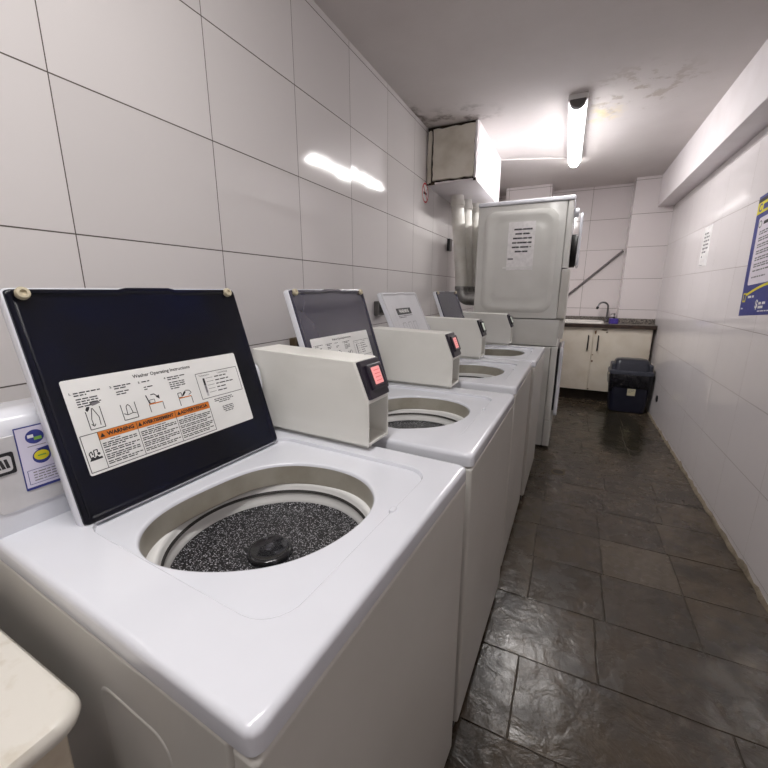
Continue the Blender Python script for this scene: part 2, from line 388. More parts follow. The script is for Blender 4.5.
# floor: grout bed with individually laid slate slabs in rows .305 m deep
fm = floor_mat()
grout_m = mat('floor_grout', (66, 58, 48), .7, noise=(30, (48, 42, 36), .4, .7))
b = MB(); b.box(XL - T, XR + T, YF - T, YB + T, -.06, -.0035, grout_m)
slab = []
fixed = {0: [-.045, .57], 1: [.21], 2: [-.045, .25, .57], 3: [-.05, .26, .57], 4: [-.04, .26, .56], -1: [.09, .5], 5: [-.03, .3, .6], 6: [-.12, .33, .62], 7: [-.14, .32], 8: [-.1, .2, .55]}
for k in range(-9, 16):
    y0 = .95 + .3035 * k; y1 = y0 + .3035
    js = fixed.get(k) or [-.05 + .305 * q + rnd.uniform(-.02, .02) for q in (0, 1, 2) if rnd.random() < .75] or [.2]
    left = []; x = js[0]
    while x > XL + .3: x -= rnd.choice((.305, .61)); left.append(x)
    xs = [XL] + sorted(q for q in left if q > XL + .08) + js + [XR]
    y0c, y1c = max(y0, YF), min(y1, YB)
    if y1c - y0c < .02: continue
    for i in range(len(xs) - 1):
        g = .0016; a0, a1 = xs[i] + g, xs[i + 1] - g; c0, c1 = y0c + g, y1c - g
        # edges are slightly irregular, tops eased
        nseg = max(2, int((a1 - a0) / .05)); mseg = 5; zt = rnd.uniform(-.0008, .0004)
        jit = lambda: rnd.uniform(-.0018, .0012)
        lp = [(a0 + (a1 - a0) * q / nseg, c0 + jit()) for q in range(nseg)] + [(a1 + jit(), c0 + (c1 - c0) * q / mseg) for q in range(mseg)] \
            + [(a1 - (a1 - a0) * q / nseg, c1 + jit()) for q in range(nseg)] + [(a0 + jit(), c1 - (c1 - c0) * q / mseg) for q in range(mseg)]
        mx, my = (a0 + a1) / 2, (c0 + c1) / 2
        sh = lambda d: [(x - math.copysign(d, x - mx) * min(1, abs(x - mx) / d / 2), y - math.copysign(d, y - my) * min(1, abs(y - my) / d / 2)) for x, y in lp]
        f0 = len(b.f)
        b.loft([[(x, y, -.006) for x, y in lp], [(x, y, zt - .0016) for x, y in lp], [(x, y, zt) for x, y in sh(.002)]], fm)
        light = .55 if (k == 3 and i == len(xs) - 3) else (.35 if (k in (2, 4, 3) and abs(xs[i + 1] + .045) < .02) else 0.0)
        cval = (rnd.uniform(.1, .9), light, 0, 1)
        for q in range(f0, len(b.f)): b.attr[q] = cval
fo = b.build('floor', clean=False)
ca = fo.data.color_attributes.new('slab', 'FLOAT_COLOR', 'CORNER')
for p in fo.data.polygons:
    c = b.attr.get(p.index, (.5, 0, 0, 1))
    for li in p.loop_indices: ca.data[li].color = c
struct(fo, 'dark brown-grey slate slab floor, damp and slightly glossy', 'floor')

# beam along the right wall, column at the far right corner, shaft at the far left corner
b = MB(); b.rbox(.732, XR, YF, 5.35, 2.185, ZC, paint_white, rc=.004, rb=0, axis='y'); struct(b.build('trim_1'), 'white painted beam running along the top of the right wall', 'beam')
b = MB(); b.box(.502, XR, 5.35, YB, 0, ZC, tile_c); struct(b.build('trim_2'), 'white tiled column in the far right corner', 'column')
b = MB(); b.box(-.85, -.338, 5.23, YB, 0, ZC, tile_b); struct(b.build('trim_3'), 'white tiled shaft in the far left corner behind the dryer', 'shaft')
# boxed-in duct run hanging below the ceiling on the left wall
b = MB(); b.box(XL, -.735, 3.15, 4.12, 2.1, ZC, paint_white)
sof = struct(b.build('trim_4'), 'white boxed-in duct run under the ceiling with an unfinished grey front', 'boxing')
b = MB(); b.box(XL + .004, -.742, 3.142, 3.152, 2.103, ZC - .002, gap_dark); b.build('dark_backing', sof)  # dark brown sheet that shows through the gaps around the cement board
b = MB()
def ragged(x0, x1, z0, z1, n, j, rr):
    pts = [(x0 + (x1 - x0) * k / n, z0 + rr.uniform(-j, j)) for k in range(n)] + [(x1 + rr.uniform(-j, j), z0 + (z1 - z0) * k / n) for k in range(n)] \
        + [(x1 - (x1 - x0) * k / n, z1 + rr.uniform(-j, j)) for k in range(n)] + [(x0 + rr.uniform(-j, j), z1 - (z1 - z0) * k / n) for k in range(n)]
    return pts
rr = random.Random(3)
rg = ragged(-1.072, -.757, 2.128, 2.478, 9, .005, rr)
b.loft([[(x, 3.146, z) for x, z in rg], [(x, 3.124, z) for x, z in rg], [(x * .994 - .005, 3.12, 2.3 + (z - 2.3) * .985) for x, z in rg]], cement)
b.build('cement_board', sof)
b = MB()
rg = ragged(-1.118, -1.086, 2.115, 2.47, 7, .006, rr); b.loft([[(x, 3.148, z) for x, z in rg], [(x, 3.13, z) for x, z in rg]], cement)
rg = ragged(-.752, -.737, 2.12, 2.49, 8, .004, rr); b.loft([[(x, 3.148, z) for x, z in rg], [(x, 3.122, z) for x, z in rg]], paint_white)
rg = ragged(-1.05, -.76, 2.1, 2.112, 8, .003, rr); b.loft([[(x, 3.148, z) for x, z in rg], [(x, 3.12, z) for x, z in rg]], paint_white)
b.build('plaster_edge', sof)

# crumbled mortar strip along the right wall
b = MB(); rr = random.Random(11); loops = []
n = 150
for k in range(n + 1):
    y = YF + (5.34 - YF) * k / n; h = .017 + rr.uniform(-.007, .007) + (.014 if rr.random() < .1 else 0); w = .012 + rr.uniform(-.005, .006)
    loops.append([(XR, y, -.004), (XR - w, y, -.004), (XR - w * .75, y, h * .5), (XR - .002, y, h), (XR, y, h)])
b.loft(loops, mortar); struct(b.build('baseboard_right', angle=60), 'crumbled mortar strip where the right wall meets the floor', 'baseboard')

# ------------------------------------------------------------------ washing machine instruction label
def instruction_label(name, parent, fr, plain=False):
    """fr: (origin, u, v, n) on the inner face of the lid; u across from hinge corner, v away from the hinge"""
    s = Sheet(*fr); K = print_black
    if plain:
        s.base(.07, .37, .1, .35, pale_liner, r=.004)
        s.rect(.1, .29, .295, .33, print_black); s.text('WARNING', .195, .313, .026, paper, l=2, bold=.0008)
        s.lines(.105, .29, .288, .008, 2, .003, K, 4)
        for a in (.12, .19, .26): s.frame(a, a + .04, .2, .25, .002, print_grey)
        s.lines(.2, .34, .16, .012, 2, .004, print_grey, 5); s.lines(.2, .33, .132, .01, 1, .008, K, 6)
        return s.build(name, parent)
    s.base(.031, .401, .079, .253, paper, r=.004)
    s.text('Washer Operating Instructions', .212, .2385, .0098, K, bold=.00016)
    # the four steps
    for a0, a1, bt, n, num in ((.045, .088, .2275, 2, '1.'), (.111, .142, .2265, 2, '2.'), (.163, .186, .225, 1, '3.'), (.216, .256, .2235, 2, '4.')):
        s.text(num, a0 - .005, bt, .0055, K, bold=.0002); s.lines(a0, a1, bt, .0045, n, .0021, K, int(a0 * 1000))
        s.lines(a0 + .001, a1 - .004, bt - .0115, .0045, 4 if a0 in (.045, .216) else 2, .002, K, int(a0 * 999))
    w = .0014
    # 1: open tub with a hand pouring
    s.path([(.054, .192), (.054, .158), (.078, .158), (.078, .197)], w, K)
    s.poly([(.055, .195), (.058, .2), (.063, .1995), (.0605, .194), (.057, .191)], K); s.poly([(.064, .203), (.07, .208), (.078, .207), (.0805, .203), (.074, .201), (.068, .2)], print_grey)
    s.path([(.064, .203), (.07, .208), (.078, .207), (.081, .203)], w, K); s.path([(.065, .196), (.06, .176), (.0605, .165)], w, K); s.path([(.066, .196), (.0725, .178), (.0715, .163)], w, K)
    s.path([(.0575, .168), (.061, .163), (.064, .167)], w, K)
    # 2: tub with agitator
    s.path([(.112, .19), (.112, .159), (.138, .159), (.138, .19)], w, K); s.path([(.114, .172), (.12, .168), (.131, .17), (.136, .168)], w, K)
    s.path([(.12, .168), (.121, .184), (.1245, .188), (.128, .184), (.1305, .169)], w, K)
    # 3: lid closing
    s.path([(.164, .161), (.164, .177), (.192, .177), (.192, .161)], w, K); s.rect(.164, .192, .1765, .1785, print_orange, 2); s.line((.166, .178), (.1625, .197), .0022, K)
    s.path([(.172, .196), (.179, .1965), (.185, .19)], w * 1.3, K); s.poly([(.181, .19), (.1885, .193), (.188, .184)], K); s.frame(.167, .177, .179, .186, w * .8, K)
    # 4: coin / push
    s.path([(.228, .158), (.228, .174), (.257, .174), (.257, .158)], w, K); s.rect(.228, .257, .1735, .1755, print_orange, 2); s.frame(.228, .236, .176, .186, w, K)
    s.poly([(.236, .179), (.241, .185), (.247, .189), (.246, .184), (.24, .178)], K); s.path([(.247, .189), (.256, .187), (.259, .181), (.252, .178)], w, K)
    # temperature box
    s.frame(.281, .3945, .159, .2185, .0012, K); s.text('Temperature', .302, .2125, .0052, K); s.text('Load Settings', .352, .2125, .0056, K)
    s.rect(.2955, .3005, .19, .206, K); s.rect(.2955, .3005, .172, .19, print_grey); s.rect(.2955, .3005, .164, .172, s_light)
    for q in range(5):
        bb = .205 - q * .0085; s.line((.304, bb), (.322, bb), .0008, K); s.lines(.327, .352 + (.03 if q in (0, 1, 2) else .012), bb, .004, 1, .0024, K, 60 + q)
    s.lines(.309, .362, .152, .0042, 3, .0018, K, 71, centre=True); s.lines(.325, .355, .131, .0042, 4, .0018, K, 72, centre=True)
    # warning table
    s.frame(.034, .292, .084, .1515, .0012, K, 1)
    s.rect(.061, .292, .1365, .1515, print_orange, 2)
    for txt, a in (('WARNING', .1), ('AVERTISSEMENT', .1725), ('ADVERTENCIA', .254)):
        s.text(txt, a, .144, .0098 if len(txt) < 12 else .0088, K, bold=.0004, l=3)
    for a in (.068, .135, .217): s.poly([(a - .004, .1405), (a + .004, .1405), (a, .1485)], K, 3)
    for a in (.061, .129, .209): s.line((a, .084), (a, .1515), .001, K, 3)
    for a0, a1, n1, sd in ((.064, .126, 3, 1), (.132, .206, 3, 2), (.212, .289, 4, 3)):
        s.lines(a0 + .014, a1 - .014, .133, .004, 1, .0014, K, sd); bb = .1285
        for blk in ((3, 2, 3, 2) if sd == 1 else (3, 2, 3, 2)):
            s.lines(a0, a1, bb, .0037, blk, .0019, K, sd * 10 + blk); bb -= .0037 * blk + .0016
    # hand over moving parts
    s.poly([(.037, .104), (.058, .1045), (.0575, .1085), (.053, .108), (.05, .112), (.046, .108), (.043, .112), (.039, .108)], K)
    s.path([(.04, .109), (.039, .118), (.043, .121), (.044, .114)], .0018, K); s.path([(.046, .11), (.047, .122), (.053, .122), (.052, .117)], .0018, K); s.disc(.0535, .114, .0025, K)
    return s.build(name, parent)
s_light = mat('print_pale_grey', (190, 190, 192), .5)

# ------------------------------------------------------------------ washing machines
ZT = .908
def superell(c, a, bb, n, angs):
    return [(c[0] + a * math.copysign(abs(math.cos(t)) ** (2 / n), math.cos(t)), c[1] + bb * math.copysign(abs(math.sin(t)) ** (2 / n), math.sin(t))) for t in angs]

# the rounded-square wash opening: outline points across the top, smoothed with a few harmonics
RIM = [(-.381, .113), (-.337, .104), (-.303, .107), (-.248, .121), (-.206, .142), (-.164, .18), (-.136, .218), (-.112, .279), (-.1, .341), (-.109, .386), (-.127, .43),
       (-.165, .472), (-.215, .496), (-.272, .498), (-.361, .473), (-.423, .427), (-.443, .346), (-.45, .254), (-.448, .198), (-.429, .153), (-.406, .126)]
def opening(c, d, angs):
    pol = sorted((math.atan2(y - c[1], x - c[0]) % (2 * math.pi), math.hypot(x - c[0], y - c[1])) for x, y in RIM)
    ext = [(a - 2 * math.pi, r) for a, r in pol] + pol + [(a + 2 * math.pi, r) for a, r in pol]
    def raw(t):
        for (a0, r0), (a1, r1) in zip(ext, ext[1:]):
            if a0 <= t <= a1: return r0 + (r1 - r0) * (t - a0) / max(a1 - a0, 1e-6)
    smp = [raw(2 * math.pi * k / 256) for k in range(256)]
    co = [(sum(q * math.cos(2 * math.pi * k * h / 256) for k, q in enumerate(smp)) / 128, sum(q * math.sin(2 * math.pi * k * h / 256) for k, q in enumerate(smp)) / 128) for h in range(5)]
    out = []
    for t in angs:
        r = co[0][0] / 2 + sum(co[h][0] * math.cos(h * t) + co[h][1] * math.sin(h * t) for h in range(1, 5)) + d
        out.append((c[0] + r * math.cos(t), c[1] + r * math.sin(t)))
    return out

def make_washer(label, corner, rot, W=.645, zt=ZT, tilt=17.7, liner=navy, plain=False, screen=screen_pink, panel=False, coin_x=0.0, sticker=False, con0=.05, label_on=True):
    """local x: 0 at the front, negative towards the wall; local y across the front; corner = near front corner"""
    D = .70
    ang = R(-rot)
    cx, cy = -.35, W / 2                                   # base centre in corner-based coordinates
    loc = (corner[0] + math.cos(ang) * cx - math.sin(ang) * cy, corner[1] + math.sin(ang) * cx + math.cos(ang) * cy, 0)
    t = thing('washing_machine', label, 'washing machine', loc, ang, 'white coin-operated top-loading washing machines')
    dz = zt - ZT
    def shift(mb): mb.v = [(x - cx, y - cy, z + (dz if z > .5 else 0)) for x, y, z in mb.v]; return mb
    def put(mb, name, parent=t, **k): return shift(mb).build(name, parent, **k)
    # cabinet with the pressed recess of the side facing the viewer
    b = MB(); cl = lambda i, z: [(x, y, z) for x, y in rrect(-D + i, -.036 - i, .001 + i, W - .001 - i, .008, 5)]
    b.loft([cl(.006, .03), cl(0, .036), cl(0, .862), cl(.0012, .8655), cl(.004, .8675), cl(.02, .868), cl(.02, .86)], enamel_side, True, False); put(b, 'cabinet')
    if panel:
        b = MB()
        lp = lambda ins, yy: [(x, yy, z) for x, z in rrect(-.305 + ins, -.147 - ins, .2 + ins, .79 - ins, .03, 8)]
        b.loft([lp(0, .0012), lp(.002, -.0003), lp(.006, -.0003), lp(.009, .0008)], enamel_side); put(b, 'pressed_side_panel')
    b = MB(); b.rbox(-.0335, .002, .0, W, .05, .869, enamel_side, rc=.008, rb=.006); put(b, 'front_panel')
    b = MB(); b.box(-.05, -.012, .012, W - .012, .012, .055, black_plastic); put(b, 'kick_strip')
    for fx in (-.06, -.64):
        for fy in (.05, W - .05):
            b = MB(); b.lathe([(.022, 0), (.022, .012), (.012, .016), (.012, .034)], (fx, fy, 0), black_plastic, n=16, cap0=True, cap1=True); put(b, 'foot')
    # top with shallow lid recess and round opening
    c = (-.276, .300)
    angs = sorted(set([2 * math.pi * k / 144 for k in range(144)] + [math.atan2(q - c[1], p - c[0]) % (2 * math.pi) for p in (.002, -.71) for q in (.001, W - .001)]
                      + [(math.atan2(q - c[1], p - c[0]) + d) % (2 * math.pi) for p in (.003, -.66) for q in (-.001, W + .001) for d in (-.02, .02, -.04, .04)]))
    zr = ZT - .010
    hole = lambda d: opening(c, d, angs)
    rec = lambda d: cast_rrect(c, angs, -.514 - d, -.062 + d, .091 - d, .572 + d, .055)
    out = lambda d: cast_rrect(c, angs, -.715 - d, .003 + d, -.001 - d, W + .001 + d, .016)
    Z = lambda pts, z: [(x, y, z) for x, y in pts]
    b = MB()
    b.loft([Z(hole(0), zr - .007), Z(hole(.001), zr - .003), Z(hole(.003), zr - .0005), Z(hole(.006), zr), Z(rec(-.0035), zr),
            Z(rec(-.001), zr + .001), Z(rec(.0005), ZT - .001), Z(rec(.002), ZT), Z(out(-.011), ZT), Z(out(-.006), ZT - .001), Z(out(-.0025), ZT - .0035),
            Z(out(-.0005), ZT - .0075), Z(out(0), ZT - .012), Z(out(0), ZT - .033), Z(out(-.0015), ZT - .0345), Z(out(-.016), ZT - .0345)], enamel, False, False)
    b.rbox(-.066, -.056, .383, .4, ZT - .004, ZT + .0035, enamel, rc=.004, rb=.002)
    put(b, 'top_panel', angle=50)
    cc = (c[0], c[1])
    b = MB()  # tub collar below the rim
    b.loft([Z(hole(0), zr - .007), Z(hole(.001), zr - .03), Z(hole(-.001), zr - .05), Z(hole(0), zr - .053), Z(hole(.02), zr - .055)], collar_mat, False, False); put(b, 'tub_collar', angle=60)
    b = MB()  # stepped white basket ring
    b.lathe([(.215, -.05), (.2, -.051), (.1955, -.054), (.193, -.060), (.192, -.068), (.189, -.0705), (.1885, -.0735), (.1915, -.0755), (.1905, -.083), (.188, -.091), (.1855, -.0975), (.188, -.102)],
            (c[0], c[1], zr), ring_white, n=96, ms=[None, None, None, None, seam_dark, seam_dark, None, None, None, None, None]); put(b, 'basket_ring', angle=60)
    b = MB()
    b.lathe([(.19, -.094), (.183, -.099), (.17, -.103), (.1, -.105), (.045, -.1045), (.001, -.1045)], (c[0], c[1], zr), speckle, n=96, cap1=True); put(b, 'basket', angle=60)
    b = MB()
    b.lathe([(.044, -.1045), (.044, -.098), (.042, -.0945), (.0385, -.093), (.035, -.0935), (.032, -.0955), (.02, -.0965), (.001, -.097)], (c[0] - .012, c[1] + .002, zr), agit_black, n=48, cap1=True)
    put(b, 'agitator_cap', angle=50)
    # control console at the back
    prof = [(-.576, .9), (-.579, 1.05), (-.583, 1.08), (-.59, 1.096), (-.604, 1.105), (-.63, 1.108), (-.69, 1.104), (-.705, 1.09), (-.708, 1.06), (-.708, .9)]
    b = MB()
    for_y = [(.0, .008), (.003, .003), (.01, 0)]
    loops = []
    pc = (-.64, 1.0)
    sc = lambda q, k: (pc[0] + (q[0] - pc[0]) * k, pc[1] + (q[1] - pc[1]) * k)
    c0, c1 = con0, W - .055
    for yy, k in ((c0, .95), (c0 + .002, .98), (c0 + .008, 1), (c1 - .008, 1), (c1 - .002, .98), (c1, .95)):
        loops.append([(sc(q, k)[0], yy, max(sc(q, k)[1], .9)) for q in prof])
    b.loft(loops, enamel); con = put(b, 'console')
    fr = (lambda u, v, h: (-.5765 - (v - .91) * .0215 + h, u, v))
    b = MB(); b.loft([[fr(u, v, .0003) for u, v in rrect(c0 + .012, c1 - .012, .945, 1.072, .006, 3)], [fr(u, v, .003) for u, v in rrect(c0 + .013, c1 - .013, .946, 1.071, .006, 3)]], enamel_grey); put(b, 'fascia', con)
    s = Sheet(fr(c0, 0, .0031), (0, 1, 0), (-.0215, 0, 1), (1, 0, .0215)); s.base(.012, .044, 1.011, 1.047, black_plastic, r=.003, th=.0012)
    s.poly(rrect(.014, .04, 1.016, 1.042, .005, 4), enamel_grey, 2)
    for q in range(3): s.poly([(.0175 + q * .0065, 1.037), (.0215 + q * .0065, 1.037), (.026 + q * .0055, 1.0215), (.0215 + q * .0055, 1.0215)], print_black, 3)
    put(s.mb, 'badge', con, clean=False)
    if sticker:
        s = Sheet(fr(0, 0, .0031), (0, 1, 0), (-.0215, 0, 1), (1, 0, .0215)); s.base(.05, .13, .972, 1.082, print_blue, r=.001, th=.0008)
        s.rect(.0515, .1285, .9765, 1.08, mat('sticker_lilac', (222, 218, 238), .4))
        s.disc(.075, 1.062, .0125, print_blue, .012, l=2); s.rect(.0655, .0735, 1.061, 1.0665, paper, 3); s.rect(.0735, .084, 1.056, 1.0615, print_green, 3)
        s.line((.063, 1.0465), (.088, 1.0465), .001, print_grey, 2)
        s.poly([(.072, 1.04), (.094, 1.042), (.096, 1.03), (.09, 1.028), (.086, 1.034)], print_blue, 2); s.disc(.079, 1.026, .0125, print_blue, .0125, l=2); s.disc(.079, 1.028, .0105, print_yellow, .0085, l=3)
        s.line((.0735, 1.028), (.085, 1.028), .0022, print_green, 4)
        s.frame(.056, .125, .9815, 1.006, .0008, print_blue, 2); s.lines(.063, .12, 1.001, .0048, 4, .0016, print_grey, 8, l=2)
        put(s.mb, 'blue_and_white_sticker', con, clean=False)
    # lid, open and leaning back
    th = R(tilt); O = Vector((-.496, 0, .9055)); lv = Vector((-math.sin(th), 0, math.cos(th))); ln = Vector((math.cos(th), 0, math.sin(th)))
    F = lambda u, v, h: tuple(O + Vector((0, 1, 0)) * u + lv * v + ln * h)
    u0, u1, v0, v1 = .085, .55, -.003, .42
    def lp(ins, h, r=.011, top=0):
        return [F(u, v, h) for u, v in rrect(u0 + ins, u1 - ins, v0 + ins, v1 - ins + top, max(r - ins, .002), 5)]
    b = MB(); b.loft([lp(.008, -.022), lp(.003, -.021), lp(0, -.017), lp(0, -.004), lp(.0015, -.001), lp(.004, -.0005), lp(.006, -.008)], enamel); lid = put(b, 'lid')
    b = MB()
    def notch(ins, h, r):
        pts = [(u, v) for u, v in rrect(u0 + ins, u1 - ins, v0 + ins, v1 - ins, r, 5)]; o = []
        for i, (u, v) in enumerate(pts):
            o.append((u, v))
            u2, v2 = pts[(i + 1) % len(pts)]
            if abs(v - v2) < 1e-6 and v > .3 and abs(u - u2) > .2:
                for q, dv in ((.385, 0), (.37, .0035), (.28, .0035), (.265, 0)): o.append((q, v + dv))
        return [F(u, v, h) for u, v in o]
    b.loft([notch(.0045, -.006, .01), notch(.0045, .003, .01), notch(.007, .005, .008), notch(.012, .005, .006), notch(.016, .001, .005), notch(.021, 0, .004)], liner); put(b, 'inner_liner', lid)
    for u in (.112, .524) if not plain else ():
        b = MB(); b.lathe([(.0105, .002), (.0105, .009), (.009, .0115), (.005, .012), (.004, .0085), (.0005, .0085)], F(u, v1 - .0125, 0), beige_rubber, axis=ln, n=20, cap1=True); put(b, 'bumper', lid)
    s_frame = (F(.09, 0, .0003), (0, 1, 0), lv, ln)
    lab = instruction_label('instruction_label', lid, s_frame, plain) if label_on else None
    if lab: lab.data.transform(Matrix.Translation((-cx, -cy, dz)))
    for u in (.13, .51):
        b = MB(); b.lathe([(.006, -.015), (.006, .015)], (-.513, u, .914), black_plastic, axis=(0, 1, 0), n=12, cap0=True, cap1=True); put(b, 'hinge', lid)
    # coin box on the far side of the top
    y0, y1 = .594, .698; zb = .921; q = coin_x
    P0, P1, P2, P3, P4 = (-.236 + q, zb), (-.236 + q, 1.036), (-.276 + q, 1.134), (-.618 + q, 1.142), (-.618 + q, zb)
    b = MB(); w = .006
    for yy in (y0, y1): b.poly([(x, yy, z) for x, z in (P0, P1, P2, P3, P4)], coin_paint)
    def quad(p, r, m=coin_paint, ya=y0, yb=y1): b.poly([(p[0], ya, p[1]), (p[0], yb, p[1]), (r[0], yb, r[1]), (r[0], ya, r[1])], m)
    quad(P1, P2); quad(P2, P3); quad(P3, P4); quad(P4, P0)
    # front: rim round the open coin drawer slot, and its hollow
    hz0, hz1, dp = zb + .008, 1.03, -.3 + q
    fx = P0[0]
    fo_ = [(fx, y0, zb), (fx, y1, zb), (fx, y1, P1[1]), (fx, y0, P1[1])]; fi = [(fx, y0 + w, hz0), (fx, y1 - w, hz0), (fx, y1 - w, hz1), (fx, y0 + w, hz1)]; fb = [(dp, y, z) for x, y, z in fi]
    b.loft([fo_, fi, fb], coin_paint, False, True)
    coin = put(b, 'coin_box', bevel=.0025)
    b = MB(); b.box(-.58 + q, -.25 + q, y0 + .02, min(y1 - .02, W - .01), ZT - .002, zb + .002, coin_paint); put(b, 'mounting_plate', coin)
    b = MB(); b.lathe([(.006, 0), (.006, .004), (.001, .005)], (-.29 + q, y0 + w, .985), black_plastic, axis=(0, 1, 0), n=12, cap1=True); put(b, 'lock', coin)
    sl = Vector((P2[0] - P1[0], 0, P2[1] - P1[1])); L_ = sl.length; sl.normalize(); sn = Vector((sl.z, 0, -sl.x))
    G = lambda u, v, h: tuple(Vector((P1[0], y0, P1[1])) + Vector((0, 1, 0)) * u + sl * v + sn * h)
    b = MB()
    bz = lambda ins, h: [G(u, v, h) for u, v in rrect(.006 + ins, .098 - ins, .004 + ins, L_ - .004 - ins, .004, 4)]
    b.loft([bz(0, 0), bz(0, .008), bz(.003, .010)], dark_bezel)
    b2 = lambda ins, h: [G(u, v, h) for u, v in rrect(.02 + ins, .09 - ins, .024 + ins, .088 - ins, .004, 4)]
    b.loft([b2(0, .009), b2(0, .016), b2(.003, .018), b2(.008, .018), b2(.010, .0155)], black_plastic if screen is not screen_pink else dark_bezel)
    put(b, 'display_bezel', coin)
    b = MB(); sp_ = lambda ins, h: [G(u, v, h) for u, v in rrect(.037 + ins, .075 - ins, .035 + ins, .079 - ins, .002, 3)]
    b.loft([sp_(0, .014), sp_(0, .017), sp_(.001, .0175)], screen)
    if screen is screen_pink:
        for q2 in range(4): b.poly([G(u, v, .0179) for u, v in ((.043, .042 + q2 * .009), (.069, .042 + q2 * .009), (.069, .0445 + q2 * .009), (.043, .0445 + q2 * .009))], screen_red)
    put(b, 'display_screen', coin, clean=False)
    return t

make_washer('nearest top-loading washer beside the cream table, lid open showing a full instruction label', (-.224, .19), 3.7, W=.643, panel=True, sticker=True, con0=0.0)
make_washer('second washer from the front, dark lid open behind the first coin box', (-.184, .892), 1.4, W=.655, liner=slate_liner)
make_washer('third washer from the front, open lid with a pale grey inside', (-.176, 1.64), .4, W=.665, zt=.913, tilt=24.5, screen=screen_pale, liner=pale_liner, plain=True, coin_x=-.035)
make_washer('farthest washer in the row, right before the tall stacked dryer', (-.156, 2.36), .8, W=.645, tilt=21, liner=slate_liner, screen=screen_pale, label_on=False)

# ------------------------------------------------------------------ stacked dryer
dx0, dx1, dy0, dy1 = -.755, -.055, 3.37, 4.06
t = thing('stacked_dryer', 'tall white stacked tumble dryer at the far end of the washer row', 'dryer', ((dx0 + dx1) / 2, (dy0 + dy1) / 2, 0))
def dput(mb, name, parent=t, **k):
    mb.v = [(x - (dx0 + dx1) / 2, y - (dy0 + dy1) / 2, z) for x, y, z in mb.v]; return mb.build(name, parent, **k)
b = MB(); b.rbox(dx0, -.1, dy0 + .004, dy1, 1.085, 1.95, dryer_paint, rc=.008, rb=.004); dput(b, 'upper_cabinet')
b = MB()
def em(x0, x1, z0, z1, r, y): return [(x, y, z) for x, z in rrect(x0, x1, z0, z1, r, 8)]
yy = dy0 + .004
b.loft([em(-.7, -.15, 1.13, 1.91, .09, yy + .001), em(-.7, -.15, 1.13, 1.91, .09, yy - .0005), em(-.682, -.168, 1.148, 1.892, .08, yy - .008), em(-.655, -.195, 1.175, 1.865, .07, yy - .008), em(-.635, -.215, 1.195, 1.845, .07, yy - .002),
        em(-.595, -.255, 1.24, 1.80, .05, yy - .002), em(-.58, -.27, 1.255, 1.785, .05, yy - .007)], dryer_paint)
dput(b, 'pressed_side_panel', angle=60)
b = MB(); b.rbox(dx0 - .004, dx1 + .006, dy0 - .003, dy1 + .003, 1.952, 1.982, enamel, rc=.012, rb=.008); dput(b, 'top_cover')
b = MB(); b.rbox(-.098, dx1, dy0 + .003, dy1 - .003, 1.47, 1.95, dryer_paint, rc=.01, rb=.006); dput(b, 'front_frame')
b = MB(); b.rbox(-.098, -.038, dy0 + .003, dy1 - .003, 1.088, 1.464, enamel_side, rc=.012, rb=.01); dput(b, 'lower_front_panel')
b = MB(); b.lathe([(.13, 0), (.13, .045), (.11, .05)], (dx1 - .005, 3.73, 1.62), seam_dark, axis=(1, 0, 0), n=40, cap1=True); dput(b, 'door_gasket')
b = MB(); b.rbox(-.008, .014, 3.5, 3.96, 1.49, 1.885, enamel, rc=.05, rb=.012, axis='x'); d = dput(b, 'upper_door')
b = MB(); b.rbox(dx1 - .002, -.004, 3.93, 3.99, 1.62, 1.76, seam_dark, rc=.006, rb=.004, axis='x'); dput(b, 'door_hinge')
b = MB(); b.lathe([(.032, 0), (.032, .03), (.028, .04), (.001, .043)], (dx1 - .004, 3.44, 1.87), enamel, axis=(1, 0, 0), n=28, cap1=True); dput(b, 'control_knob')
b = MB(); b.rbox(dx0 + .002, -.075, dy0 + .006, dy1, .868, 1.078, dryer_paint, rc=.008, rb=.004); dput(b, 'middle_console')
b = MB(); b.rbox(-.09, -.042, dy0 + .012, dy1 - .012, .93, 1.07, enamel_side, rc=.008, rb=.006); dput(b, 'control_panel')
b = MB(); b.rbox(dx0 + .004, -.118, dy0, dy1, .02, .86, dryer_paint, rc=.008, rb=.004); dput(b, 'lower_cabinet')
b = MB(); b.loft([em(-.64, -.2, .1, .79, .06, dy0 + .001), em(-.63, -.21, .11, .78, .055, dy0 - .006), em(-.6, -.24, .14, .75, .05, dy0 - .006)], dryer_paint); dput(b, 'lower_side_panel', angle=60)
b = MB(); b.rbox(-.115, -.068, dy0 - .001, dy1, .25, .862, dryer_paint, rc=.008, rb=.005); dput(b, 'lower_front_frame')
b = MB(); b.rbox(-.115, -.06, dy0 - .001, dy1, .02, .245, dryer_paint, rc=.008, rb=.005); dput(b, 'kick_panel')
b = MB(); b.rbox(-.07, -.054, 3.46, 3.97, .3, .84, black_plastic, rc=.05, rb=.004, axis='x'); dput(b, 'lower_door_gasket')
b = MB(); b.rbox(-.052, -.024, 3.45, 3.98, .26, .85, enamel, rc=.05, rb=.01, axis='x'); dput(b, 'lower_door')
for fx in (-.68, -.12):
    for fy in (3.43, 4.0):
        b = MB(); b.lathe([(.02, 0), (.02, .01), (.012, .014), (.012, .024)], (fx, fy, 0), black_plastic, n=14, cap0=True, cap1=True); dput(b, 'foot')
